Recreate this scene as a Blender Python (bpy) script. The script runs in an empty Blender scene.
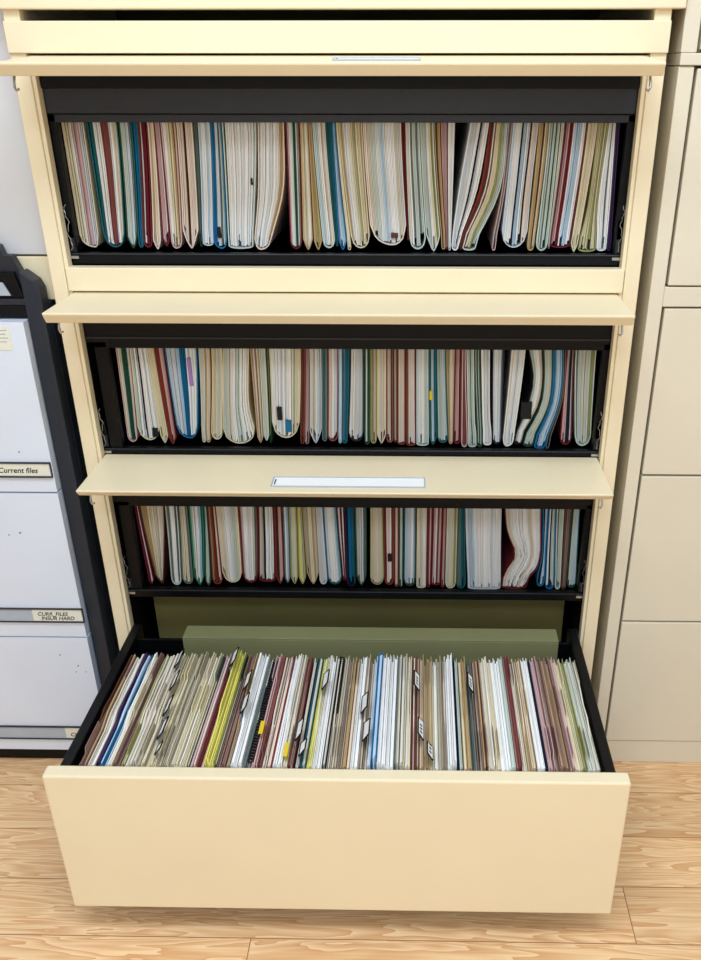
import bpy, bmesh, math, random
from mathutils import Vector
random.seed(7)
C = bpy.context.scene.collection
# ------------------------------------------------------------------ camera
F, SX, SY = 887.84, 54.77, 63.32
CAM = Vector((0.1205, -1.406, 1.257)); PITCH, YAW = 0.48984, 0.0178
fw = Vector((-math.sin(YAW)*math.cos(PITCH), math.cos(YAW)*math.cos(PITCH), -math.sin(PITCH)))
rt = Vector((math.cos(YAW), math.sin(YAW), 0)); up = rt.cross(fw)
cd = bpy.data.cameras.new('camera'); cam = bpy.data.objects.new('camera', cd); C.objects.link(cam)
cam.location = CAM
cam.rotation_euler = (math.pi/2 - PITCH, 0, YAW)
cd.sensor_width = 36; cd.sensor_fit = 'AUTO'; cd.lens = F/960*36
cd.shift_x = -SX/960; cd.shift_y = SY/960; cd.clip_start = .02
bpy.context.scene.camera = cam
def ray(u, v): return fw + rt*((u-350.5-SX)/F) - up*((v-480-SY)/F)
def onY(u, v, Y):
    d = ray(u, v); return CAM + d*((Y-CAM.y)/d.y)
def onZ(u, v, Z):
    d = ray(u, v); return CAM + d*((Z-CAM.z)/d.z)

# ------------------------------------------------------------------ materials
def lin(c):
    return tuple(((x/255)/12.92 if x/255 <= .04045 else ((x/255+.055)/1.055)**2.4) for x in c)
MATS = {}
def mat(name, rgb, rough=.5, spec=.4, metal=0, var=.06, scale=40, stretch=(1,1,1), island=0., bump=0., coat=0):
    if name in MATS: return MATS[name]
    m = bpy.data.materials.new(name); m.use_nodes = True; nt = m.node_tree; N = nt.nodes; L = nt.links
    b = N['Principled BSDF']; b.inputs['Roughness'].default_value = rough
    b.inputs['Specular IOR Level'].default_value = spec; b.inputs['Metallic'].default_value = metal
    tc = N.new('ShaderNodeTexCoord'); mp = N.new('ShaderNodeMapping'); mp.inputs['Scale'].default_value = stretch
    L.new(tc.outputs['Object'], mp.inputs['Vector'])
    nz = N.new('ShaderNodeTexNoise'); nz.inputs['Scale'].default_value = scale; nz.inputs['Detail'].default_value = 4
    L.new(mp.outputs[0], nz.inputs['Vector'])
    mr = N.new('ShaderNodeMapRange'); mr.inputs[1].default_value = .25; mr.inputs[2].default_value = .75
    mr.inputs[3].default_value = 1-var; mr.inputs[4].default_value = 1+var
    L.new(nz.outputs['Fac'], mr.inputs[0]); fac = mr.outputs[0]
    if island:
        g = N.new('ShaderNodeNewGeometry'); m2 = N.new('ShaderNodeMapRange')
        m2.inputs[3].default_value = 1-island; m2.inputs[4].default_value = 1+island*.45
        L.new(g.outputs['Random Per Island'], m2.inputs[0])
        mu = N.new('ShaderNodeMath'); mu.operation = 'MULTIPLY'; L.new(fac, mu.inputs[0]); L.new(m2.outputs[0], mu.inputs[1]); fac = mu.outputs[0]
    vm = N.new('ShaderNodeVectorMath'); vm.operation = 'SCALE'; vm.inputs[0].default_value = lin(rgb)
    L.new(fac, vm.inputs['Scale']); L.new(vm.outputs[0], b.inputs['Base Color'])
    if bump:
        bp = N.new('ShaderNodeBump'); bp.inputs['Strength'].default_value = bump; bp.inputs['Distance'].default_value = .001
        L.new(nz.outputs['Fac'], bp.inputs['Height']); L.new(bp.outputs[0], b.inputs['Normal'])
    MATS[name] = m; return m
CREAM = mat('cream_enamel', (241,225,187), .38, .45, var=.02, scale=9)
TAN = mat('tan_enamel', (226,216,190), .42, .4, var=.025, scale=7)
BLACK = mat('black_steel', (5,6,9), .42, .22, var=.15, scale=60)
SLATE = mat('slate_steel', (29,32,40), .42, .5, var=.12, scale=30)
DARKIN = mat('dark_interior', (7,8,11), .8, .08, var=.2, scale=30)
OLIVE = mat('olive_steel', (126,126,86), .5, .4, var=.06, scale=12)
OLIVED = mat('olive_back', (124,116,68), .6, .3, var=.1, scale=6)
NAVY = mat('blue_black_steel', (30,38,48), .45, .45, var=.12, scale=30)
WHITE = mat('white_enamel', (224,231,240), .3, .5, var=.02, scale=8)
METAL = mat('bare_metal', (190,190,185), .3, .6, metal=.9, var=.1)
PLASTIC = mat('clear_label_plastic', (178,186,194), .25, .5, var=.04)
LABELP = mat('label_paper', (232,230,208), .7, .2, var=.05, scale=300)
CARD = mat('white_card', (250,250,246), .6, .3, var=.02)
INK = mat('black_ink', (18,18,18), .7, .2)
PAL = dict(w=(250,249,244), g=(216,223,229), c=(234,222,186), t=(190,160,112), p=(212,176,172), r=(112,28,38), R=(132,56,44),
           G=(38,78,56), m=(204,216,204), T=(28,98,104), B=(22,112,160), b=(196,220,236), n=(28,32,52), k=(20,20,22), y=(238,230,120),
           l=(170,130,190), o=(160,160,100), e=(238,220,202), d=(104,116,112), K=(88,52,36), P=(64,44,84), x=(150,116,106), Y=(226,196,50),
           s=(188,178,152), S=(224,214,194), h=(24,132,84), a=(138,76,70))
def pap(l): return mat('paper_'+l, PAL[l], .75, .15, var=.10, scale=1, stretch=(900,2,9), island=.20)
def cov(l): return mat('card_'+l, PAL[l], .6, .3, var=.05, scale=1, stretch=(60,12,12))

def floor_mat():
    m = bpy.data.materials.new('oak_laminate'); m.use_nodes = True; nt = m.node_tree; N = nt.nodes; L = nt.links
    b = N['Principled BSDF']; b.inputs['Roughness'].default_value = .42; b.inputs['Specular IOR Level'].default_value = .35
    tc = N.new('ShaderNodeTexCoord')
    mp = N.new('ShaderNodeMapping'); mp.inputs['Location'].default_value = (-.48, .085, 0); L.new(tc.outputs['Object'], mp.inputs[0])
    br = N.new('ShaderNodeTexBrick'); br.offset = .5; br.offset_frequency = 2
    br.inputs['Scale'].default_value = 1; br.inputs['Brick Width'].default_value = 1.26; br.inputs['Row Height'].default_value = .115
    br.inputs['Mortar Size'].default_value = .0009; br.inputs['Mortar Smooth'].default_value = .2; br.inputs['Bias'].default_value = 0
    br.inputs['Color1'].default_value = (0,0,0,1); br.inputs['Color2'].default_value = (1,1,1,1); br.inputs['Mortar'].default_value = (.5,.5,.5,1)
    L.new(mp.outputs[0], br.inputs['Vector'])
    # per plank shift of the grain
    cx = N.new('ShaderNodeVectorMath'); cx.operation = 'MULTIPLY_ADD'; cx.inputs[1].default_value = (7.3, 3.1, 5)
    L.new(br.outputs['Color'], cx.inputs[0]); L.new(tc.outputs['Object'], cx.inputs[2])
    m1 = N.new('ShaderNodeMapping'); m1.inputs['Scale'].default_value = (1.3, 15, 1); L.new(cx.outputs[0], m1.inputs[0])
    n1 = N.new('ShaderNodeTexNoise'); n1.inputs['Scale'].default_value = 1.5; n1.inputs['Detail'].default_value = 3; n1.inputs['Distortion'].default_value = .6
    L.new(m1.outputs[0], n1.inputs['Vector'])
    rg = N.new('ShaderNodeMath'); rg.operation = 'MULTIPLY'; rg.inputs[1].default_value = 13; L.new(n1.outputs['Fac'], rg.inputs[0])
    fr = N.new('ShaderNodeMath'); fr.operation = 'FRACT'; L.new(rg.outputs[0], fr.inputs[0])
    m2 = N.new('ShaderNodeMapping'); m2.inputs['Scale'].default_value = (10, 420, 1); L.new(cx.outputs[0], m2.inputs[0])
    n2 = N.new('ShaderNodeTexNoise'); n2.inputs['Scale'].default_value = 1; n2.inputs['Detail'].default_value = 4; L.new(m2.outputs[0], n2.inputs['Vector'])
    mx0 = N.new('ShaderNodeMath'); mx0.operation = 'MULTIPLY_ADD'; mx0.inputs[1].default_value = .55; mx0.inputs[2].default_value = 0
    L.new(fr.outputs[0], mx0.inputs[0])
    mx1 = N.new('ShaderNodeMath'); mx1.operation = 'MULTIPLY_ADD'; mx1.inputs[1].default_value = .55; L.new(n2.outputs['Fac'], mx1.inputs[0]); L.new(mx0.outputs[0], mx1.inputs[2])
    cr = N.new('ShaderNodeValToRGB'); cr.color_ramp.elements[0].position = .15; cr.color_ramp.elements[0].color = (*lin((250,214,164)),1)
    cr.color_ramp.elements[1].position = .85; cr.color_ramp.elements[1].color = (*lin((214,160,106)),1)
    L.new(mx1.outputs[0], cr.inputs[0])
    tone = N.new('ShaderNodeMapRange'); tone.inputs[3].default_value = .9; tone.inputs[4].default_value = 1.08; L.new(br.outputs['Color'], tone.inputs[0])
    vs = N.new('ShaderNodeVectorMath'); vs.operation = 'SCALE'; L.new(cr.outputs[0], vs.inputs[0]); L.new(tone.outputs[0], vs.inputs['Scale'])
    mix = N.new('ShaderNodeMix'); mix.data_type = 'RGBA'; mix.inputs['B'].default_value = (*lin((158,106,62)),1)
    L.new(br.outputs['Fac'], mix.inputs['Factor']); L.new(vs.outputs[0], mix.inputs['A']); L.new(mix.outputs['Result'], b.inputs['Base Color'])
    return m

# ------------------------------------------------------------------ mesh helpers
class MB:
    def __init__(s): s.v = []; s.f = []; s.m = []; s.mats = []
    def mi(s, m):
        if m not in s.mats: s.mats.append(m)
        return s.mats.index(m)
    def add(s, vs, fs, m):
        o = len(s.v); k = s.mi(m); s.v += [tuple(v) for v in vs]
        for f in fs: s.f.append([o+i for i in f]); s.m.append(k)
    def box(s, a, b, m):
        (x0,y0,z0),(x1,y1,z1) = a, b
        s.add([(x0,y0,z0),(x1,y0,z0),(x1,y1,z0),(x0,y1,z0),(x0,y0,z1),(x1,y0,z1),(x1,y1,z1),(x0,y1,z1)],
              [(3,2,1,0),(4,5,6,7),(0,1,5,4),(1,2,6,5),(2,3,7,6),(3,0,4,7)], m); return s
    def prism(s, poly, axis, a, b, m):           # poly of 2D points extruded along axis
        n = len(poly)
        def P(p, t): return (t,p[0],p[1]) if axis == 'x' else ((p[0],t,p[1]) if axis == 'y' else (p[0],p[1],t))
        vs = [P(p,a) for p in poly]+[P(p,b) for p in poly]
        fs = [tuple(range(n)), tuple(range(2*n-1,n-1,-1))]+[(i,i+n,(i+1)%n+n,(i+1)%n) for i in range(n)]
        s.add(vs, fs, m); return s
    def tube(s, pts, r, m, n=6, closed=False):
        pts = [Vector(p) for p in pts]; vs = []; k = len(pts)
        for i, p in enumerate(pts):
            d = (pts[(i+1)%k] if closed else pts[min(i+1,k-1)])-(pts[i-1] if closed else pts[max(i-1,0)])
            d.normalize(); a = d.orthogonal().normalized()
            if abs(d.z) < .95: a = d.cross(Vector((0,0,1))).normalized()
            b = d.cross(a)
            for j in range(n): vs.append(p+(a*math.cos(2*math.pi*j/n)+b*math.sin(2*math.pi*j/n))*r)
        fs = []
        for i in range(k if closed else k-1):
            for j in range(n): fs.append((i*n+j, i*n+(j+1)%n, ((i+1)%k)*n+(j+1)%n, ((i+1)%k)*n+j))
        if not closed: fs += [tuple(range(n-1,-1,-1)), tuple((k-1)*n+j for j in range(n))]
        s.add(vs, fs, m); return s
    def build(s, name, parent=None, bevel=0, org=None, smooth=False):
        me = bpy.data.meshes.new(name)
        if org is not None: s.v = [(x-org[0],y-org[1],z-org[2]) for x,y,z in s.v]
        me.from_pydata(s.v, [], s.f)
        for m in s.mats: me.materials.append(m)
        me.polygons.foreach_set('material_index', s.m)
        bm = bmesh.new(); bm.from_mesh(me); bmesh.ops.recalc_face_normals(bm, faces=bm.faces); bm.to_mesh(me); bm.free()
        if smooth: me.polygons.foreach_set('use_smooth', [True]*len(me.polygons))
        o = bpy.data.objects.new(name, me); C.objects.link(o)
        if org is not None: o.location = org
        if parent is not None: o.parent = parent
        if bevel:
            b = o.modifiers.new('bevel', 'BEVEL'); b.width = bevel; b.segments = 2; b.limit_method = 'ANGLE'
        return o
def B(a, b, m): return MB().box(a, b, m)
def thing(name, loc, label, cat, group=None):
    o = bpy.data.objects.new(name, None); C.objects.link(o); o.location = loc; o.empty_display_size = .05
    o['label'] = label; o['category'] = cat
    if group: o['group'] = group
    return o
def keep(o, parent):
    o.parent = parent; o.matrix_parent_inverse.identity(); o.location = o.location - parent.location; return o
def struct(o): o['kind'] = 'structure'; return o
def textmesh(txt, size, mb, M, m, shear=.25, xs=.98):
    cu = bpy.data.curves.new('t', 'FONT'); cu.body = txt; cu.size = size; cu.shear = shear; cu.offset = size*.012; cu.extrude = .0002
    o = bpy.data.objects.new('t', cu); C.objects.link(o)
    bpy.context.view_layer.update()
    me = bpy.data.meshes.new_from_object(o.evaluated_get(bpy.context.evaluated_depsgraph_get()))
    mb.add([M(v.co.x*xs, v.co.y, v.co.z) for v in me.vertices], [tuple(p.vertices) for p in me.polygons], m)
    bpy.data.objects.remove(o); bpy.data.curves.remove(cu); bpy.data.meshes.remove(me)

# ------------------------------------------------------------------ setting
FL = floor_mat()
struct(B((-2.6,-3.4,-.05),(2.8,.70,0), FL).build('floor'))
WALL = mat('wall_paint', (222,222,224), .7, .2, var=.02, scale=6)
WALLW = mat('room_paint', (228,226,220), .8, .2, var=.02, scale=6)
struct(B((-2.6,.62,0),(2.8,.70,2.75), WALL).build('wall_back'))
tr = MB(); tr.box((-2.6,.594,0),(2.8,.6195,.872), CREAM); tr.box((-2.6,.584,.872),(2.8,.6195,.886), CREAM)
struct(tr.build('trim_1'))
struct(B((-2.7,-3.4,0),(-2.6,.7,2.75), WALLW).build('wall_left'))
struct(B((2.8,-3.4,0),(2.9,.7,2.75), WALLW).build('wall_right'))
struct(B((-2.7,-3.5,0),(2.9,-3.4,2.75), WALLW).build('wall_front'))
struct(B((-2.7,-3.5,2.75),(2.9,.7,2.8), WALLW).build('ceiling'))

# ------------------------------------------------------------------ main lateral file cabinet
W, SI = .457, .434
cab = thing('lateral_file_cabinet', (0,.23,0), 'tall cream lateral file cabinet with raised doors and its bottom drawer pulled open', 'file cabinet')
def P(mb, name, bevel=0, **k): return keep(mb.build(name, None, bevel, **k), cab)
TOP = 1.62
for s in (-1, 1):
    x0, x1 = sorted((s*W, s*(SI)))
    sd = MB(); sd.box((x0,0,0),(x1,.46,TOP), CREAM)
    sp = P(sd, 'side_panel', .0015)
    # inner return flange and black slide channel lining the side
    x0, x1 = sorted((s*SI, s*(SI-.006)))
    q = MB(); q.box((x0,.004,.05),(x1,.022,1.275), CREAM); keep(q.build('door_track', None, .001), cab)
    ln = MB(); ln.box((x0,.0225,.05),(x1,.44,1.275), DARKIN); keep(ln.build('side_lining', None), cab)
P(B((-SI,.44,.05),(SI,.46,TOP-.01), OLIVED), 'back_panel')
P(B((-W+.004,.004,TOP),(W-.004,.46,TOP+.012), CREAM), 'cabinet_top', .002)
P(B((-SI,.012,0),(SI,.44,.05), CREAM), 'base', .002)
r_ = MB(); r_.box((-W-.0005,-.004,1.2775),(W+.0005,.0,1.3165), CREAM); r_.box((-SI,.0,1.279),(SI,.02,1.315), CREAM)
P(r_, 'front_rail', .0012)
P(B((-SI+.001,0,.9505),(SI-.001,.02,.9865), CREAM), 'front_rail', .0015)
P(B((-SI,.02,1.279),(SI,.44,1.287), DARKIN), 'partition')
P(B((-SI,.03,.955),(SI,.44,.963), DARKIN), 'partition')
P(B((-SI,.03,.650),(SI,.44,.656), DARKIN), 'partition')

def door(name, z, tilt, pr, th, label=None):
    """flipper door slid back over its opening: z = height of the top face at the front plane"""
    b = .4262; c, sn = math.cos(tilt), math.sin(tilt)
    def T(x, y, h): return (x, y*c + h*sn, z + y*sn*1 + h*c) if False else (x, y, z + y*math.tan(tilt) + h)
    d = MB(); poly = [(-pr,-.003),(-pr,0),(.0215,0),(.0215,-.004),(-pr+.016,-.004),(-pr+.016,-th),(-pr+.009,-th)]
    n = len(poly)
    vs = [T(-b,p[0],p[1]) for p in poly]+[T(b,p[0],p[1]) for p in poly]
    d.add(vs, [(0,1,2,3,4,5,6)[::-1], tuple(range(n,2*n))]+[(i,i+n,(i+1)%n+n,(i+1)%n) for i in range(n)], CREAM)
    # folded side returns
    for s in (-1,1):
        xa, xb = sorted((s*b, s*(b-.002)))
        vs = [T(x,y,h) for x in (xa,xb) for (y,h) in ((-pr+.016,-.0041),(-.002,-.0041),(-.002,-th),(-pr+.016,-th))]
        d.add(vs, [(0,1,2,3),(7,6,5,4),(0,4,5,1),(1,5,6,2),(2,6,7,3),(3,7,4,0)], CREAM)
    o = keep(d.build(name, None, .0012), cab)
    o['label'] = label or 'cream flipper door pushed back and left sticking out'
    for s in (-1,1):          # the little wire catch under each front corner
        x = s*(b-.012); y = -pr+.03
        h = MB(); base = T(x,y,-.004); h.box((x-.004,y-.006,base[2]-.012),(x+.004,y+.006,base[2]), METAL)
        h.tube([(x,y,base[2]-.011),(x+s*.001,y-.003,base[2]-.02),(x+s*.0015,y-.004,base[2]-.027),(x-s*.001,y-.006,base[2]-.031),(x-s*.005,y-.006,base[2]-.029)], .0017, METAL)
        k = h.build('door_catch'); k.parent = o; k['label'] = 'small bare metal catch'
    return o, T
u0 = P(B((-.470,-.008,1.3300),(.4735,.02,TOP), CREAM), 'upper_door', .002)
d1, T1 = door('flipper_door', 1.2745, .065, .131, .0165)
d2, T2 = door('flipper_door', .9480, .0, .131, .0165)
d3, T3 = door('flipper_door', .6670, .0, .131, .0125)
def holder(o, T, x0, x1, y0, y1):
    h = MB()
    def bx(xa,xb,ya,yb,h0,h1,m):
        vs = [T(x,y,hh) for hh in (h0,h1) for (x,y) in ((xa,ya),(xb,ya),(xb,yb),(xa,yb))]
        h.add(vs, [(3,2,1,0),(4,5,6,7),(0,1,5,4),(1,2,6,5),(2,3,7,6),(3,0,4,7)], m)
    bx(x0,x1,y0,y1,.0002,.0012,CARD)
    for ya,yb in ((y0-.0015,y0),(y1,y1+.0015)): bx(x0-.001,x1+.001,ya,yb,.0002,.0024,PLASTIC)
    bx(x1,x1+.002,y0,y1,.0002,.0024,PLASTIC); bx(x0-.002,x0,y0,y1,.0002,.0024,PLASTIC)
    bx(x0+.002,x0+.004,y0+.007,y1-.007,.0012,.0016,INK)
    k = h.build('label_holder'); k.parent = o; k['label'] = 'long white label strip in clear holder'
holder(d3, T3, -.1166, .1274, -.111, -.077)
holder(d1, T1, .005, .115, -.11, -.08)

# roll-out filing frames in the three open compartments
def frame(ztop_open, zlip, zb1, zb0, deep_header, xl, xr):
    f = MB()
    if deep_header:
        f.box((-.4275,.020,zlip+.012),(.4275,.0255,ztop_open), SLATE)       # tall header panel
        f.box((-.4275,.0145,zlip+.0445),(.4275,.020,ztop_open), BLACK)
    f.box((xl-.028,.0262,zlip),(xr+.028,.0425,zlip+.0115), SLATE if deep_header else BLACK)   # lip = front hanging rail
    f.box((xl-.028,.330,zlip),(xr+.028,.345,zlip+.0115), BLACK)
    for xa, xb in ((xl-.028,xl-.006),(xr+.006,xr+.028)):
        f.box((xa,.0262,zb0+.002),(xb,.0425,zlip+.04), BLACK)
        f.box((xa,.330,zb0+.002),(xb,.345,zlip+.0116), BLACK)
    o = keep(f.build('hanging_frame', None, .0015), cab)
    b = MB(); b.box((-.4275,.024,zb0),(.4275,.036,zb1), BLACK); b.box((-.4275,.036,zb0),(.4275,.40,zb0+.004), DARKIN)
    b.box((-.4275,.022,zb1-.0025),(.4275,.0238,zb1-.0005), SLATE)  # paler strip standing in for the highlight along the tray's top edge
    k = keep(b.build('shelf_tray', None, .001), cab)
    for s, x in ((-1,-.4275),(1,.4275)):         # slide arm with its bent spring wire on each side
        a = MB(); xa, xb = sorted((x, x-s*.007))
        a.box((xa,.026,zb1+.002),(xb,.30,zb1+.022), SLATE)
        a.box((xa,.0262,zb1+.022),(xb,.06,zb1+.05), BLACK)
        pts = [(x-s*.002, .0235, zb1+.004+i*.0042) for i in range(17)]
        pts = [(p[0]-s*(.0018*math.sin(i*.8)+.0012*math.sin(i*2.1+s)), p[1]-.0008*math.cos(i), p[2]) for i, p in enumerate(pts)]
        a.tube(pts, .0006, METAL, 5)
        a.box((min(x,x-s*.012),.0195,zb1-.008),(max(x,x-s*.012),.0235,zb1-.004), METAL)
        keep(a.build('slide_arm'), cab)
Z1T = onY(300,122,.045).z; Z2T = onY(300,346,.045).z; Z3T = onY(300,503,.045).z
frame(1.262, Z1T, 1.0045, .9875, True, -.412, .412)
frame(.93, Z2T, .6775, .6575, False, -.39, .412)
frame(.65, Z3T, .3915, .3745, False, -.395, .412)
h2 = MB(); h2.box((-.4275,.020,Z2T+.0116),(.4275,.0258,.934), BLACK); h2.box((-.4275,.0185,Z2T+.018),(.4275,.0199,Z2T+.0205), SLATE); keep(h2.build('header_panel'), cab)
h3 = MB(); h3.box((-.4275,.020,Z3T+.0116),(.4275,.0258,.648), BLACK); keep(h3.build('header_panel'), cab)

P(B((-.410,.10,.051),(.410,.108,.3735), OLIVED), 'added_well_panel')  # extra panel added ahead of the back panel so it catches light
# open bottom drawer
DF = B((-.4325,-.425,.063),(.4325,-.400,.3405), CREAM)
drawer = keep(DF.build('drawer', None, .003), cab); drawer['label'] = 'plain cream drawer pulled fully out'
def D(mb, name, bevel=.001):
    o = mb.build(name, None, bevel); o.parent = drawer; return o
for s in (-1,1):
    xa, xb = sorted((s*.398, s*.4155))
    q = MB(); q.box((xa,-.3998,.075),(xb,-.014,.338), BLACK)
    o = D(q, 'drawer_side', .002); o['label'] = 'black steel drawer side'
    q = MB(); xa, xb = sorted((s*.4157, s*.4265)); q.box((xa,-.385,.17),(xb,.36,.20), SLATE); D(q, 'drawer_slide')
q = B((-.398,-.3998,.070),(.398,-.014,.0745), BLACK); D(q, 'drawer_bottom')
q = MB(); q.box((-.3975,-.056,.076),(.3975,-.050,.332), BLACK); D(q, 'drawer_back')
q = MB(); q.box((-.312,-.060,.08),(.376,-.0562,.336), OLIVE); q.box((-.312,-.060,.3362),(.376,-.020,.340), OLIVE); q.box((-.312,-.024,.30),(.376,-.020,.336), OLIVE)
o = D(q, 'back_flange'); o['label'] = 'olive green folded flange at the back of the drawer'
# ------------------------------------------------------------------ neighbours
tc_ = thing('file_cabinet', (.932,.25,0), 'closed tan lateral file cabinet standing to the right of the open one', 'file cabinet')
def N_(mb, name, bevel=.0015): return keep(mb.build(name, None, bevel), tc_)
XA, XB = .4755, 1.39
for xa, xb in ((XA,.4975),(XB-.022,XB)): N_(B((xa,0,0),(xb,.46,1.2615), TAN), 'side_panel')
N_(B((.4975,.44,0),(XB-.022,.46,1.2615), TAN), 'back_panel')
N_(B((.4975,.003,0),(XB-.022,.44,.056), TAN), 'base')
N_(B((.4975,.002,.9295),(XB-.022,.03,.9600), TAN), 'front_rail')
N_(B((XA,-.003,1.2625),(XB,.46,1.2775), TAN), 'cabinet_top')
N_(B((.502,.0005,.9625),(XB-.026,.025,1.2590), TAN), 'drawer_front')
for z0, z1 in ((.0585,.3425),(.3465,.6405),(.6445,.9265)): N_(B((.502,.0005,z0),(XB-.026,.025,z1), TAN), 'drawer_front')
uc = thing('overfile_cabinet', (.932,.25,1.2777), 'upper tan storage cabinet stacked on the closed tan cabinet at right', 'cabinet')
for xa, xb in ((XA,.4975),(XB-.022,XB)): keep(B((xa,0,1.2779),(xb,.46,1.62), TAN).build('side_panel', None, .0015), uc)
keep(B((.502,.0005,1.282),(XB-.026,.025,1.60), TAN).build('cabinet_door', None, .0015), uc)
keep(B((.4975,.03,1.2779),(XB-.022,.46,1.282), TAN).build('cabinet_bottom', None, .0005), uc)
keep(B((.4975,.44,1.282),(XB-.022,.46,1.62), TAN).build('back_panel', None, .0005), uc)

bc = thing('vertical_file_cabinet', (-.72,.3,0), 'black framed file cabinet with white drawers and handwritten labels at left', 'file cabinet')
def K(mb, name, bevel=.0015): return keep(mb.build(name, None, bevel), bc)
YL = -.012
LX0, LX1 = -.96, -.474
fr = MB()
fr.box((LX1-.027,YL+.03,0),(LX1,.55,.9295), NAVY); fr.box((LX0,YL+.03,0),(LX0+.027,.55,.9295), NAVY)
fr.prism([(LX1-.027,0),(LX1,0),(LX1,.955),(LX1-.006,.968),(LX1-.024,.982),(LX1-.027,.982)], 'y', YL, YL+.03, NAVY)
fr.prism([(LX0+.027,0),(LX0,0),(LX0,.955),(LX0+.006,.968),(LX0+.024,.982),(LX0+.027,.982)], 'y', YL, YL+.03, NAVY)
fr.box((LX0+.027,YL+.003,.9302),(LX1-.027,YL+.028,.940), SLATE)
K(fr, 'side_frame', .002)
K(B((LX0+.0272,YL+.004,0),(LX1-.0272,.55,.040), BLACK), 'base')
K(B((LX0+.0272,.53,.04),(LX1-.0272,.55,.92), BLACK), 'back_panel')
K(B((LX0+.0272,YL+.002,.912),(LX1-.0272,.55,.930), BLACK), 'cabinet_top')
def ldrawer(z0, z1, bow=.0):
    x0, x1 = LX0+.029, LX1-.0285
    d = B((x0,YL-.016,z0),(x1,YL+.02,z1), WHITE)
    return d, x0, x1
zs = [(.6165,.9085),(.3175,.6130),(.0420,.3140)]
ldr = []
for i,(z0,z1) in enumerate(zs):
    d, x0, x1 = ldrawer(z0, z1)
    for (u,v) in {0:[(19,452)],1:[(9,535),(20,533)],2:[(76,672),(78,666),(60,655),(86,672)]}[i]:     # little pits in the enamel
        p = onY(u,v,YL-.0166); s = random.uniform(.0012,.0022); d.prism([(p.x+s*math.cos(a)*.8,p.z+s*math.sin(a)) for a in [k*math.pi/4 for k in range(8)]], 'y', YL-.0164, YL-.0161, INK)
    o = K(d, 'drawer_front', .004); ldr.append(o)
def llabel(o, x0, x1, z0, z1, xp0, lines, size):
    y = YL-.0162; m = MB()
    m.box((x0,y-.0016,z0),(x1,y-.0002,z1), PLASTIC)
    m.box((xp0,y-.0022,z0+.0012),(x1-.002,y-.0016,z1-.0012), LABELP)
    m.box((x0,y-.004,z1),(x1+.001,y,z1+.0018), SLATE); m.box((x0,y-.004,z0-.0018),(x1+.001,y,z0), SLATE); m.box((x1,y-.004,z0),(x1+.0012,y,z1), SLATE)
    for (t, tx, tz) in lines: textmesh(t, size, m, lambda a,b,c: (tx+a, y-.0023-c, tz+b), INK)
    k = m.build('label_holder'); k.parent = o; k['label'] = 'cream handwritten paper label in a narrow holder'
yl = YL-.016
def zx(u,v): p = onY(u,v,yl); return p.x, p.z
x1, z1 = zx(50,463); _, z0 = zx(52,476)
llabel(ldr[0], -.80, x1, z0, z1, -.66, [('Current files', zx(-1,473)[0], z0+.0065)], .0135)
x1, z1 = zx(82,609); xp,_ = zx(32,609); _, z0 = zx(83,621)
llabel(ldr[1], -.80, x1, z0, z1, xp, [('CURR_FILES', zx(38,614)[0], z0+.0125),('INSUR HARD', zx(42,619)[0], z0+.0035)], .0108)
x1, z1 = zx(100,727); xp,_ = zx(65,727); _, z0 = zx(100,738)
llabel(ldr[2], -.80, x1, z0, z1, xp, [('CLOSED', zx(71,735)[0], z0+.006)], .0125)
st = MB(); xa, za = zx(-20,350); xb, zb = zx(8.5,327); st.box((xa,yl-.0008,za),(xb,yl-.0002,zb), LABELP)
for k in range(4): st.box((xa,yl-.0011,zb-.006-k*.006),(xb-.004-.003*(k%2),yl-.0008,zb-.0045-k*.006), PLASTIC)
k = st.build('sticker'); k.parent = ldr[0]; k['label'] = 'cream paper sticker near the drawer top'
# black stepped desk tray on top of the black cabinet
tx1 = LX1-.0275
ty = thing('desk_organizer', (-.66,.009,.9402), 'black stepped plastic organizer standing on top of the black framed cabinet', 'desk organizer')
q = MB(); q.prism([(-.86,.9403),(tx1-.001,.9403),(tx1-.001,.9720),(tx1-.014,1.0035),(tx1-.026,1.0035),(tx1-.030,1.018),(tx1-.042,1.021),(tx1-.052,1.036),(-.86,1.036)], 'y', .006, .022, SLATE)
keep(q.build('back_tier', None, .001), ty)
q = MB(); q.prism([(-.86,.9403),(tx1-.003,.9403),(tx1-.012,.979),(-.86,.979)], 'y', -.003, .0058, BLACK); keep(q.build('front_tier', None, .0008), ty)
q = MB(); q.prism([(tx1-.070,.9445),(tx1-.022,.9445),(tx1-.031,.9645),(tx1-.07,.9645)], 'y', -.0056, -.0032, PLASTIC); k = keep(q.build('label_plate'), ty); k['label'] = 'pale grey plate'
oc = thing('overfile_cabinet', (-.93,.28,.93), 'pale storage cabinet with cream bottom rail above the black framed cabinet', 'cabinet')
GREY = mat('pale_grey_reflection', (212,211,208), .35, .4, var=.015, scale=6)  # grey reflection on the beige door put into its colour
oq = MB(); oq.box((-1.37,.030,.9305),(-.4595,.05,.9975), CREAM); keep(oq.build('front_rail', None, .0015), oc)
keep(B((-1.36,.030,1.0005),(-.4600,.05,1.60), GREY).build('cabinet_door', None, .0015), oc)
keep(B((-1.37,.0502,.9305),(-.4595,.50,1.62), CREAM).build('cabinet_body', None, .001), oc)
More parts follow.
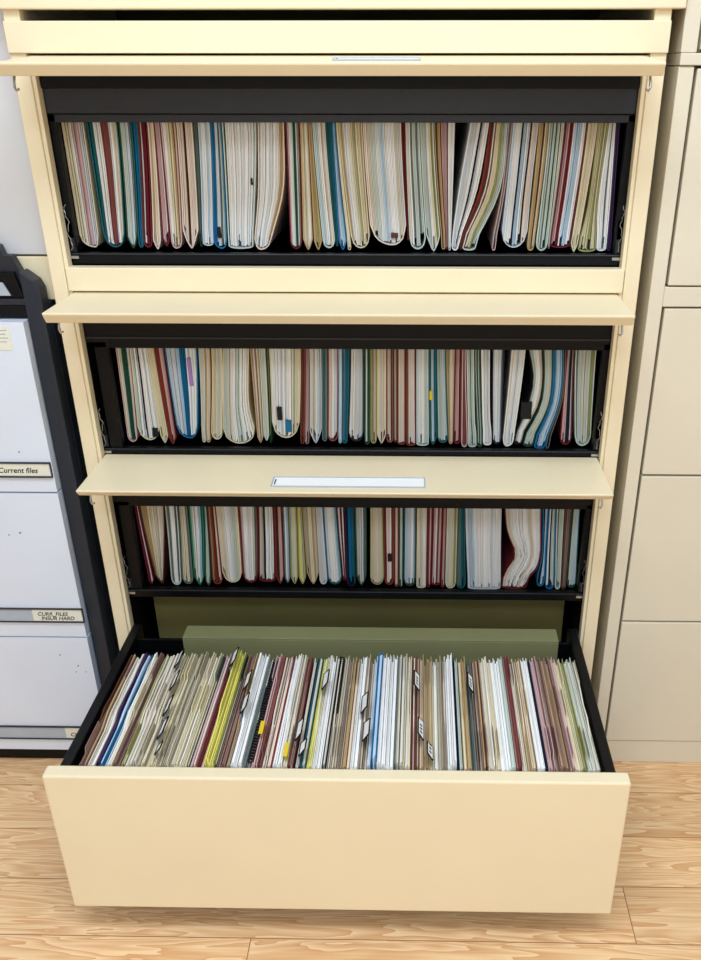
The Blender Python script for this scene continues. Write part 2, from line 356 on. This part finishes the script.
# ------------------------------------------------------------------ filed folders
CN = dict(w='white', g='pale grey', c='cream', t='tan', p='pink', r='maroon', R='brick red', G='dark green', m='pale green', T='teal', B='blue', b='pale blue',
          n='navy', k='black', y='yellow', l='lilac', o='olive', e='peach', d='grey', K='dark brown', P='purple', x='dusty brown', s='grey brown', S='beige', h='bright green', a='rose red')
ORD = 'first second third fourth fifth sixth seventh eighth ninth tenth eleventh twelfth thirteenth fourteenth fifteenth sixteenth seventeenth eighteenth'.split()
YF = .047; DEP = .280
def interp(keys, z):
    # keys: [(z, x)] descending z ; smooth curve through them
    if z >= keys[0][0]: return keys[0][1]+(keys[0][0]-z)*(0 if len(keys) == 2 else (keys[1][1]-keys[0][1])/(keys[0][0]-keys[1][0]))*.5
    n = len(keys)
    for i in range(n-1):
        (za,xa),(zb,xb) = keys[i], keys[i+1]
        if z >= zb:
            t = (za-z)/(za-zb)
            if n == 2: return xa+(xb-xa)*t**1.35
            def tan(k):
                if k == 0: return (keys[1][1]-keys[0][1])/(keys[1][0]-keys[0][0])
                if k == n-1: return (keys[k][1]-keys[k-1][1])/(keys[k][0]-keys[k-1][0])
                return (keys[k+1][1]-keys[k-1][1])/(keys[k+1][0]-keys[k-1][0])
            h = zb-za; m0, m1 = tan(i)*h, tan(i+1)*h
            return (2*t**3-3*t*t+1)*xa+(t**3-2*t*t+t)*m0+(-2*t**3+3*t*t)*xb+(t**3-t*t)*m1
    return keys[-1][1]
def make_file(rec, yt, zrail):
    xt0, xt1, xb0, xb1, yb, cv, cont = rec[:7]; opt = rec[7] if len(rec) > 7 else {}
    sh = .15
    zt = onY(300,yt,YF).z; zb = onY(300,yb,YF).z
    ptop = lambda u: onY(u,yt,YF).x
    yk = yb-9
    Lk = [(zt, onY(xt0+sh,yt,YF).x)]; Rk = [(zt, onY(xt1-sh,yt,YF).x)]
    for (ym, m0, m1) in opt.get('mid', []):
        Lk.append((onY(300,ym,YF).z, onY(m0,ym,YF).x)); Rk.append((onY(300,ym,YF).z, onY(m1,ym,YF).x))
    zk = onY(300,yk,YF).z
    Lk.append((zk, onY(xb0+sh,yk,YF).x)); Rk.append((zk, onY(xb1-sh,yk,YF).x))
    wb = Rk[-1][1]-Lk[-1][1]
    Dz = {'U':min(.65*wb,.030),'V':min(1.15*wb,.030),'F':.004}[opt.get('s','U')]
    skew = opt.get('k', .5)
    def zbot(u):
        q = (u/skew-1) if u < skew else (u-skew)/(1-skew)
        q = max(-1,min(1,q))
        return zb + Dz*((1-math.sqrt(max(0,1-q*q))) if opt.get('s','U') != 'V' else abs(q)**1.5)
    top = zrail
    def X(u, z):
        a, b = interp(Lk,z), interp(Rk,z); return a+(b-a)*u
    cx = X(.5, top)
    root = bpy.data.objects.new('hanging_file', None); C.objects.link(root); root.location = (cx, YF, zb); root.empty_display_size = .02
    th = .0013 if cv in 'wgc' else .0017
    th = min(th, wb*.2)
    # cover shell
    prof = []
    NV = 9
    for i in range(NV): prof.append((0., top+(zbot(0)-top)*i/NV))
    na = 10
    for i in range(na+1): prof.append((i/na, zbot(i/na)))
    for i in range(NV-1,-1,-1): prof.append((1., top+(zbot(1)-top)*i/NV))
    out = [Vector((X(u,z),z)) for u,z in prof]
    inn = []
    for i,p in enumerate(out):
        a = out[max(0,i-1)]; b = out[min(len(out)-1,i+1)]; d = (b-a)
        if d.length < 1e-7: d = Vector((0,-1))
        d.normalize(); nrm = Vector((-d.y, d.x)); inn.append(p+nrm*th)
    mb = MB(); n = len(out); y0, y1 = YF, YF+DEP
    vs = [(p.x,y0,p.y) for p in out]+[(p.x,y0,p.y) for p in inn]+[(p.x,y1,p.y) for p in out]+[(p.x,y1,p.y) for p in inn]
    fs = []
    for i in range(n-1):
        fs += [(i,i+1,n+i+1,n+i),(2*n+i,3*n+i,3*n+i+1,2*n+i+1),(i,2*n+i,2*n+i+1,i+1),(n+i,n+i+1,3*n+i+1,3*n+i)]
    fs += [(0,n,3*n,2*n),(n-1,3*n-1,4*n-1,2*n-1)]
    mb.add(vs, fs, cov(cv))
    o = keep(mb.build('folder_cover', None), root)
    hb = MB()
    for xx in (X(0,top)+.0009, X(1,top)-.0009): hb.box((xx-.0006,.030,top+.0002),(xx+.0006,.342,top+.0032), METAL)
    keep(hb.build('hanger_bar'), root)
    # contents
    tot = sum(k for _,k in cont); w = X(1,zt)-X(0,zt); u0 = th*1.1/max(w,wb); u1 = 1-u0; uacc = 0
    pg = MB(); ph = random.random()*6
    for letter, k in cont:
        ua = u0+(u1-u0)*uacc/tot; uacc += k; ub = u0+(u1-u0)*uacc/tot
        npg = max(1, int(round((ub-ua)*max(w,wb)/.0021)))
        for i in range(npg):
            a = ua+(ub-ua)*i/npg; b = ua+(ub-ua)*(i+1)/npg; g = (b-a)*.09
            a += g; b -= g
            jy = random.choice((.001,.002,.002,.003,.005,.0012)); jz = random.uniform(0,.004); nl = 9
            zl = random.uniform(.0005,.003) if random.random() < .8 else random.uniform(.004,.02)
            vs = []
            for l in range(nl):
                t = l/(nl-1)
                for u in (a,b):
                    ze = zbot(u)+th*1.3+zl; z = top-.004-jz+(ze-(top-.004-jz))*t
                    uu = u+ .035*math.sin(ph+t*5+u*4)*t*(1-t)*4*min(u,1-u)
                    x = X(uu,z); vs += [(x,YF+jy,z),(x,YF+DEP-.006,z)]
            fs = []
            for l in range(nl-1):
                q = l*4; fs += [(q,q+2,q+6,q+4),(q+1,q+5,q+7,q+3),(q,q+4,q+5,q+1),(q+2,q+3,q+7,q+6)]
            fs += [(0,1,3,2),(nl*4-4,nl*4-2,nl*4-1,nl*4-3)]
            pg.add(vs, fs, pap(letter))
    keep(pg.build('papers', None), root)
    for e in opt.get('x', []):       # clips, tabs and notes that show on the front edge: (px0,py0,px1,py1,colour,name)
        p0 = onY(e[0],e[1],YF); p1 = onY(e[2],e[3],YF); m = MB()
        m.box((p0.x,YF-.0012,p1.z),(p1.x,YF+.012,p0.z), cov(e[4]))
        k = keep(m.build(e[5], None, .0008), root); k['label'] = CN.get(e[4],'yellow')+' '+e[5].replace('_',' ')
    return root, xt1-xt0, cv, max(set(l for l,_ in cont), key=lambda c: sum(k for l,k in cont if l == c))
def S(s): return [(s[i],int(s[i+1])) for i in range(0,len(s),2)]
def shelf(rows, yt, zrail, where, group):
    made = []
    for r in rows:
        r = list(r); r[6] = S(r[6]); made.append(make_file(r, yt, zrail))
    keys = []
    for o,w,cv,ct in made:
        sz = 'thin ' if w < 6.5 else ('bulging ' if w >= 25 else ('thick ' if w >= 14 else 'slim '))
        keys.append((sz, cv, ct))
    for i,(o,w,cv,ct) in enumerate(made):
        same = [j for j in range(len(made)) if keys[j] == keys[i]]; k = same.index(i)
        d = f"{keys[i][0]}{CN[cv]} hanging file" + (f" of {CN[ct]} papers" if ct != cv else ' and papers')
        if len(same) == 1: lab = f"{d} on {where}"
        elif k < len(same)/2: lab = f"{d}, {ORD[k]} such from left on {where}"
        else: lab = f"{d}, {ORD[len(same)-1-k]} such from right on {where}"
        o['label'] = lab; o['category'] = 'file folder'; o['group'] = group
T1R = [
 (61,83,80,99,248,'c','c3w1p3g2',{'k':.75}), (86,117,104,125,248,'T','T2w3a3w2S2',{}), (118,130,127,138,249,'G','m2g2',{'s':'V'}),
 (130,137,138,143,248,'T','B2'), (137,147,143,152,248,'r','w1r3',{}), (147,153,153,161,250,'e','t1e1c1',{'s':'V'}),
 (153,160,162,170,247,'r','p2w1',{'s':'V'}), (160,175,171,182,249,'p','w2c3t2',{'k':.4}), (176,192,183,199,249,'e','e2K1e3',{'s':'V'}),
 (192.5,197,199.3,202,247,'G','d1'), (197.5,209.5,202.3,213,246,'g','b1w3b1g2',{'s':'F'}), (210,221,213.3,227,249,'B','B1g2d1m1',{'k':.6,'x':[(217,227,221.5,238,'k','binder_clip')]}),
 (221.5,256,228,253,249,'m','G1w9g1w6g1w2',{'s':'F','x':[(250.5,178,253,185,'k','paper_clip')]}), (257.5,284,254,271,250,'e','w6g1w4e1t2',{'k':.35,'mid':[(190,258,283.5)]}),
 (285,299,290,302,249,'r','p1w2m1G2m2',{}), (299.5,307.5,303,313,250,'t','c2w1',{'s':'V'}), (308,311.5,314,322,250,'t','t1o1',{'s':'V'}),
 (312,325,322.5,335,248,'m','b1m1w2e2',{}), (325.5,331,335.5,338,246,'T','T1'), (331.3,335.5,338.5,347,250,'B','b2',{'s':'V'}),
 (335.8,338,347.5,351,250,'c','c1'), (338.3,362,351.3,370,248,'c','t1c1w4c3o1c3t1'), (362.5,401,371,407,245,'e','e1S2m2w2b2w5S2g1',{'k':.6,'x':[(391,233,398,238,'K','binder_clip')]}),
 (401.3,405,407.3,409,240,'r','r1'), (405.3,419.5,409.5,426,249,'m','e1w1d1m2d1m1',{}), (420,433.5,426.5,441,251,'m','m2w1c1o1',{'s':'V'}),
 (434,440,441.5,445.8,249,'t','K1t1'), (440.3,447.5,446,448.4,249,'r','p1'), (448,455,448.6,451,250,'w','w1'),
 (471,489.5,451.5,459,250,'w','g2w3n1w3',{'mid':[(190,459,477)]}), (490.2,494,459.8,462,249,'R','R1',{'mid':[(190,479.5,483.5)]}),
 (494.5,508,462.5,476,250,'m','a1c3o2m2',{'mid':[(190,484.5,500)],'s':'F'}), (508.5,513,492,496,250,'p','d1',{'mid':[(190,502,505)]}),
 (513.5,539,501,527,247,'g','b1w4n1b2w2n1e3',{'mid':[(190,506.5,531)]}), (539.3,549,527.3,534.5,250,'t','t2K1c1',{}), (549.5,560.5,536,548,250,'m','m2d1m2G1m1',{}),
 (561,565.5,548.3,550.3,248,'d','S1'), (566,588,550.5,570.5,247,'r','p2r2w1b4w2',{'s':'F'}), (588.5,598,571,578,251,'c','c3e1',{'s':'V'}),
 (598.5,609,578.5,596.5,251,'o','c3o2c2',{'mid':[(205,588,597.5)],'s':'F'}), (609.5,616,597,607,250,'w','w3d1w2',{'mid':[(205,598,610)],'s':'F'}), (616.5,620.5,607.5,611.5,250,'P','P1')]
T2R = [
 (115,128.5,127,137,443,'p','c1m1G3m1',{}), (129,147,138,160,441,'c','m1w2n1w4g1',{'x':[(152,428,159,437,'k','binder_clip')]}), (147.3,153,160.3,168,444,'c','c1',{'s':'V'}),
 (153.3,163,168.3,176,445,'R','R2p2',{'s':'V'}), (164,196.5,177,198,439,'B','g4b2B3w1g1w3',{'k':.6,'x':[(186.5,358,193.5,386,'l','index_tab')]}), (198,204,201.5,205.3,443,'m','S1',{}),
 (204.3,209.5,205.6,210,443,'t','e1'), (211,222,211,222,440,'c','c2S1m1c1'), (223,249,222.5,256.5,444,'c','m2S2w3m2w4S1',{'mid':[(405,223,249)]}),
 (249.5,258,257,263,443,'t','p1S1x1c1',{'s':'V'}), (258.3,265,263.3,269,441,'m','m1S1',{'s':'V'}), (265.3,268.3,269.3,271.5,443,'G','o1'),
 (268.8,300.5,272,299.5,438,'c','w4g1w4c1m1c2',{'x':[(276.5,407,282.5,420,'k','binder_clip'),(285.5,420,291.5,432,'B','index_tab')]}), (301,305,300,304,444,'R','K1'), (305.3,309,304.3,309,444,'x','p1'),
 (309.3,321,309.5,321.5,443,'g','S2w1g1m1',{'s':'V'}), (321.3,327,321.8,327,441,'d','T1d1'), (327.5,338,327.3,338,441,'a','e2w2g1'), (338.3,341.7,338.3,341.5,443,'b','b1'),
 (342,349.5,341.8,347.5,443,'T','d1B1T1'), (350,364,347.8,364,441,'n','w2S1g2m1'), (364.3,370,364.3,370,444,'G','m1G1'), (370.3,376.7,370.3,376.7,443,'o','t1S1'),
 (377,386,377,386,443,'c','c1S2c1',{'s':'V'}), (386.3,393,386.3,393.5,442,'a','e2K1',{}), (393.3,397,393.8,397,442,'K','s1'), (397.3,405.5,397.3,405.5,444,'R','e3S1',{'s':'F'}),
 (406,415.5,406,416,445,'R','x1e3w2',{'s':'F'}), (416.3,428.5,416.3,429,445,'m','g1w3m2',{'s':'F'}), (429,436,429.3,437,444,'T','d1b2T1',{'s':'V','x':[(429.5,391,432.5,400,'Y','sticky_note')]}),
 (436.3,446,437.3,448.5,442,'T','m3g1m1',{}), (446.3,455,448.8,453,443,'t','o1e2',{}), (455.3,462,453.3,461,443,'r','p3r1',{}), (462.3,466,461.3,468,446,'p','a1'),
 (466.3,474,468.3,477,446,'m','m2d1m2',{'mid':[(420,468,475)],'s':'F'}), (474.3,480.5,477.3,483,446,'G','m1G1m1',{}), (481,490,483.3,492,444,'w','w3g1',{'mid':[(415,482.5,490)],'s':'F'}),
 (492.5,505,492.3,502,443,'n','g1w2g2d1',{}), (512,526,503,514,445,'w','S1w3g1w2',{'k':.4}), (528,543,514.5,523,443,'k','m2w3S2',{'mid':[(378,533,543.5),(405,527,539)],'s':'F','x':[(521.5,402,531,419,'k','elastic_strap')]}),
 (543.5,553,523.5,534,445,'G','m3S1m2',{'mid':[(378,544,552.5),(405,540,549)],'s':'F'}), (553.3,563,534.5,546,447,'B','B1b3',{'mid':[(378,553,562.5),(405,549.5,558.5)],'s':'F'}), (563.3,566.5,546.3,550,447,'d','k1',{'mid':[(378,563,565.2),(405,559,561.2)]}),
 (567.4,575,560.3,572,443,'r','p3n3m1',{}), (576,597,575,591,444,'m','d1m3S2m2o2')]
T3R = [
 (133.5,138,148,153.3,586,'r','r1w1',{'s':'V'}), (138.3,163.5,155,164,585,'K','t2c1S4',{'k':.8,'s':'V'}), (164.5,176.5,171,181,586,'m','d1w2d1',{}), (178,186.5,182,193,585,'d','c2S1d1',{}),
 (188,202.5,194,204.5,586,'h','m1w2b1T1',{'s':'V'}), (203,206.5,205,211,587,'G','m1',{'s':'V'}), (207,215,212,222,585,'R','t1R2S1',{}), (215.3,237,222.5,242,583,'c','e1c1w3m2c1'),
 (237.5,257,242.5,258,583,'r','p1w4S1d1',{}), (257.5,273,258.5,275,582,'r','S2k1w4',{'s':'F'}), (273.5,281,275.5,284,584,'R','K1p1',{'s':'V'}), (282,288,284.5,290,583,'d','w1b1',{'s':'V'}),
 (288.3,296,290.5,298,584,'o','m1c2',{'s':'V'}), (296.3,301.5,298.5,306,584,'o','y1c1',{'s':'V'}), (302,315,307,319,584,'t','s2c2t1S1',{'s':'V'}), (315.3,322,319.3,327,584,'g','S1g2',{}),
 (322.5,336,327.3,342,584,'T','g1w3b1',{}), (336.3,343.5,342.3,346,580,'r','w1r1w1',{}), (344,354,346.3,356,586,'n','n1B2T1',{}), (354.3,366.5,356.3,366.5,585,'G','m1S1g1d1',{'s':'V'}),
 (370,382.5,370,384,584,'o','c2e1S1c1',{}), (383,394,384.3,394,584,'R','r1e2w1R1',{'x':[(387.5,554,392,561.5,'k','binder_clip')]}), (394.3,398.7,394.3,398.5,586,'R','e1'), (399,403.5,398.8,403,586,'G','m1'),
 (404,416.5,403.3,416,585,'G','b1g2w1b1',{}), (417,427,416.3,426,587,'S','c1S1w1',{'s':'F'}), (427.3,433,426.3,431,586,'r','R1p1'), (433.3,443,431.3,440.5,584,'r','p1w1a1p1',{'s':'F'}),
 (443.3,447,441,445,586,'R','p1'), (447.3,458,445.3,456,587,'c','m1c1S1o1',{}), (458.3,465,456.3,466,587,'T','d1T1',{}), (465.5,502,468,501,588,'g','g2b1w7g1w3',{'s':'F'}),
 (504.5,542,502,527,587,'r','S2w8S2w4',{'mid':[(530,507,541.5),(553,515,541),(570,505,536)],'s':'F'}), (543,549,537,545,584,'B','n1b1',{'mid':[(553,542,546)]}),
 (549.5,557,545.5,555,587,'B','w1n1m2',{}), (557.5,565,555.5,561,587,'m','d1m2',{}), (565.5,573,561.5,567,587,'K','x2d1',{}), (573.5,581,567.5,577,585,'G','m2b1',{})]
shelf(T1R, 122, Z1T+.0115, 'top shelf', 'hanging files on the top open shelf')
shelf(T2R, 346, Z2T+.0115, 'middle shelf', 'hanging files on the middle open shelf')
shelf(T3R, 503, Z3T+.0115, 'lowest shelf', 'hanging files on the lowest open shelf')

# ------------------------------------------------------------------ folders standing in the drawer
DZ = .0755
DR = [(75,82,'x',0),(82,92,'S',0),(92,96,'P',1),(96,100,'B',1),(100,103,'b',0),(103,109,'c',0),(109,116,'x',0),(116,121,'o',0),(121,133,'S',0),(133,142,'s',0),(142,154,'c',0),
 (154,167,'s',0),(167,185,'c',0),(185,188,'G',0),(188,194,'p',3),(194,198,'r',1),(198,203,'t',0),(203,212,'y',6),(212,215,'G',1),(215,228,'x',0),(228,240,'w',0),(240,246,'d',0),(246,256,'p',0),
 (256,260,'a',1),(260,265,'e',0),(265,271,'R',0),(271,281,'w',2),(281,286,'c',1),(286,292,'a',2),(293,299,'n',0),(299,305,'T',1),(305,311,'y',0),(311,321,'w',2),(321,325,'n',0),(325,341,'s',0),(341,349,'t',0),
 (349,357,'w',2),(357,366,'s',0),(366,370,'g',0),(370,376,'B',7),(376,385,'w',3),(385,393,'w',1),(393,399,'d',2),(399,410,'c',3),(410,419,'a',2),(419,433,'t',0),(433,439,'c',0),(439,448,'s',0),
 (448,457,'w',4),(457,460,'n',0),(460,463,'m',0),(464,472,'t',0),(472,479,'d',0),(479,489,'x',0),(489,502,'c',0),(502,512,'w',1),(512,516,'m',1),(516,523,'a',2),(523,528,'c',0),(528,537,'t',0),
 (538,546,'w',2),(546,549,'n',0),(549,556,'p',1),(556,571,'x',1),(571,576,'p',0),(576,583,'c',0),(583,589,'o',0),(589,598,'m',0),(598,605,'s',0)]
def outline(y0, y1, z0, zt, tab):
    p = [(y0,z0),(y1,z0),(y1,zt)]
    if tab:
        a, b = tab; p += [(b,zt),(b-.004,zt+.010),(a+.004,zt+.010),(a,zt)]
    p += [(y0,zt)]
    return p
folders = []
YD0, YD1 = -.3975, -.112
for x0, x1, c, hi in DR:
    n = max(1, int(round((x1-x0)/4.6)))
    for i in range(n):
        pa = x0+(x1-x0)*i/n; pb = x0+(x1-x0)*(i+1)/n
        xa = onZ(pa,767,.345).x+.0004; xb = onZ(pb,767,.345).x-.0004
        xa = max(xa,-.3955); xb = min(xb,.3955)
        if xb-xa < .002: continue
        ya = YD0+random.choice((0,0,0,.002,.004)); yb = YD1-random.uniform(0,.008)
        zt = .340+hi*.0018+random.uniform(-.004,.004)
        root = bpy.data.objects.new('file_folder', None); C.objects.link(root); root.location = ((xa+xb)/2,(ya+yb)/2,DZ); root.empty_display_size = .02
        m = MB(); th = min(.0010,(xb-xa)*.22)
        tabs = [None,(yb-.075,yb-.006),(yb-.16,yb-.09),(ya+.02,ya+.09),(yb-.075,yb-.006)]
        if c in 'wyBbn': tabs = [None]
        m.prism(outline(ya,yb,DZ,zt-.004,None), 'x', xa, xa+th, cov(c))
        m.prism(outline(ya,yb,DZ,zt,random.choice(tabs)), 'x', xb-th, xb, cov(c))
        m.box((xa+th,ya,DZ),(xb-th,yb,DZ+.001), cov(c))
        keep(m.build('folder_cover'), root)
        ins = {'x':'sxtK','s':'sStcx','c':'cSw','t':'cte','S':'SwwS','w':'w','y':'y','B':'Bb','a':'axsK','p':'pxxe','o':'oS','d':'ds','R':'Re','r':'r'}.get(c, c+'S')
        q = MB(); k = max(1,int((xb-xa-2*th)/.0016)); wv = (xb-xa-2*th)/k
        for j in range(k):
            top = zt-random.choice((.001,.003,.005,.009,.002))
            yy0 = ya+random.uniform(.001,.006); yy1 = yb-random.uniform(.001,.012)
            pl = [(yy0,DZ+.0012),(yy1,DZ+.0012)]; nn = 7; raised = -.395 < xa < -.30 or random.random() < .12
            for s in range(nn+1):
                t = s/nn; zz = top+random.uniform(-.0012,.0012)
                if raised and t < .62: zz += .006+random.uniform(0,.004)
                pl.append((yy1+(yy0-yy1)*t, zz))
            q.prism(pl, 'x', xa+th+j*wv+.0001, xa+th+(j+1)*wv-.0001, pap('S' if raised and j%3 else random.choice(ins)))
        keep(q.build('papers'), root)
        folders.append([root, pb-pa, c, (pa+pb)/2, xa, xb, zt])
for i,f in enumerate(folders):
    sz = 'thin' if f[1] < 3.9 else ('thick' if f[1] > 5 else 'medium')
    f.append((sz,f[2]))
for i,f in enumerate(folders):
    same = [j for j in range(len(folders)) if folders[j][7] == f[7]]; k = same.index(i)
    nm = f"{f[7][0]} {CN[f[2]]} file folder"
    if len(same) == 1: lab = nm+' standing in the open bottom drawer'
    elif k < len(same)/2: lab = f"{nm} in the open drawer, {ORD[k]} of its kind from the left"
    else: lab = f"{nm} in the open drawer, {ORD[len(same)-1-k]} of its kind from the right"
    f[0]['label'] = lab; f[0]['category'] = 'file folder'; f[0]['group'] = 'file folders in the open drawer'
def nearest(x): return min(folders, key=lambda f: abs((f[4]+f[5])/2-x))
# white index tabs in black clear plastic holders along some folders
for (u,v) in [(175,660),(169,681),(164,706),(160,729),(154,754),(230,663),(244,681),(240,704),(323,681),(296,730),(298,752),(361,704),(363,731),(416,683),(421,731),(430.5,753),(470,681)]:
    p = onZ(u,v,.360); f = nearest(p.x); x = f[5]-.0012; zt = f[6]
    y0, y1 = p.y-.021, p.y+.021; y0 = max(y0, YD0+.002)
    m = MB(); iF = folders.index(f); z0 = max(zt, folders[min(iF+1,len(folders)-1)][6], folders[max(iF-1,0)][6])+.0145; ln = -.008 if u > 400 else .0095; H = .0125
    def TP(y, h, o=0): return (x+.0005+ln*h+o*.8, y, z0+H*h+o*.6)
    for a, c_ in ((0,CARD),):
        q4 = [TP(y0,0),TP(y1,0),TP(y1-.003,1),TP(y0+.003,1)]; q5 = [TP(y0,0,.0012),TP(y1,0,.0012),TP(y1-.003,1,.0012),TP(y0+.003,1,.0012)]
        m.add(q4+q5, [(3,2,1,0),(4,5,6,7),(0,1,5,4),(1,2,6,5),(2,3,7,6),(3,0,4,7)], c_)
    for a, b in ((TP(y0,0,.0006),TP(y0+.003,1,.0006)),(TP(y0+.003,1,.0006),TP(y1-.003,1,.0006)),(TP(y1-.003,1,.0006),TP(y1,0,.0006)),(TP(y0,0,.0006),TP(y1,0,.0006))):
        m.tube([a,b], .0012, INK, 5)
    for t in range(3):
        ya = y0+.009+t*.008
        m.add([TP(ya,.3,.0015),TP(ya+.004,.3,.0015),TP(ya+.004,.7,.0015),TP(ya,.7,.0015)], [(0,1,2,3)], INK)
    m.box((x-.0002,y0+.004,zt-.004),(x+.0006,y1-.004,z0+.001), PLASTIC)
    o = keep(m.build('index_tab'), f[0]); o['label'] = 'white index tab with a black edge'
# spiral binding combs
for (u0,v0,u1,v1) in [(278,655,246,755),(343,652,334,706)]:
    a = onZ(u0,v0,.352); b = onZ(u1,v1,.352); f = nearest((a.x+b.x)/2); x = (f[4]+f[5])/2; zt = f[6]+.003; m = MB()
    n = int((a.y-b.y)/.0065)
    for i in range(n):
        y = b.y+(a.y-b.y)*i/n
        m.tube([(x+.0042*math.cos(t*math.pi/4), y, zt+.0042*math.sin(t*math.pi/4)) for t in range(8)], .0011, INK, 5, closed=True)
    o = keep(m.build('spiral_binding'), f[0]); o['label'] = 'black coil binding along the top'
# yellow sticky notes
for (u,v,ln) in [(263,728,.03),(288,749,.03)]:
    p = onZ(u,v,.352); f = nearest(p.x); m = MB(); zt = f[6]
    m.box((f[4],p.y-ln/2,zt+.0102),(f[5],p.y+ln/2,zt+.0112), cov('Y')); m.box((f[5]-.0009,p.y-ln/2,zt-.01),(f[5]-.0003,p.y+ln/2,zt+.0102), cov('Y'))
    o = keep(m.build('sticky_note'), f[0]); o['label'] = 'yellow sticky note'

# ------------------------------------------------------------------ light : fluorescent ceiling panels and an added frontal fill
def area(name, loc, rot, sx, sy, power, col=(1,1,1)):
    l = bpy.data.lights.new(name, 'AREA'); l.shape = 'RECTANGLE'; l.size = sx; l.size_y = sy; l.energy = power; l.color = col
    o = bpy.data.objects.new(name, l); C.objects.link(o); o.location = loc; o.rotation_euler = rot; return o
LC = (.82,.955,1.15)
area('ceiling_lamp', (.1,-1.15,2.6), (0,0,0), 1.8, .6, 40, LC)
area('ceiling_lamp', (.1,-2.6,2.6), (0,0,0), 2.4, .6, 39, LC)
area('frontal_fill', (.1,-3.3,1.7), (math.radians(90),0,0), 2.4, 1.6, 5, LC)  # unseen fill added behind the camera to brighten the files
w = bpy.data.worlds.new('world'); bpy.context.scene.world = w; w.use_nodes = True
w.node_tree.nodes['Background'].inputs[0].default_value = (1,1,1,1); w.node_tree.nodes['Background'].inputs[1].default_value = .4
vs = bpy.context.scene.view_settings; vs.view_transform = 'Standard'; vs.look = 'None'; vs.gamma = 1; vs.use_curve_mapping = False; vs.exposure = 0.0
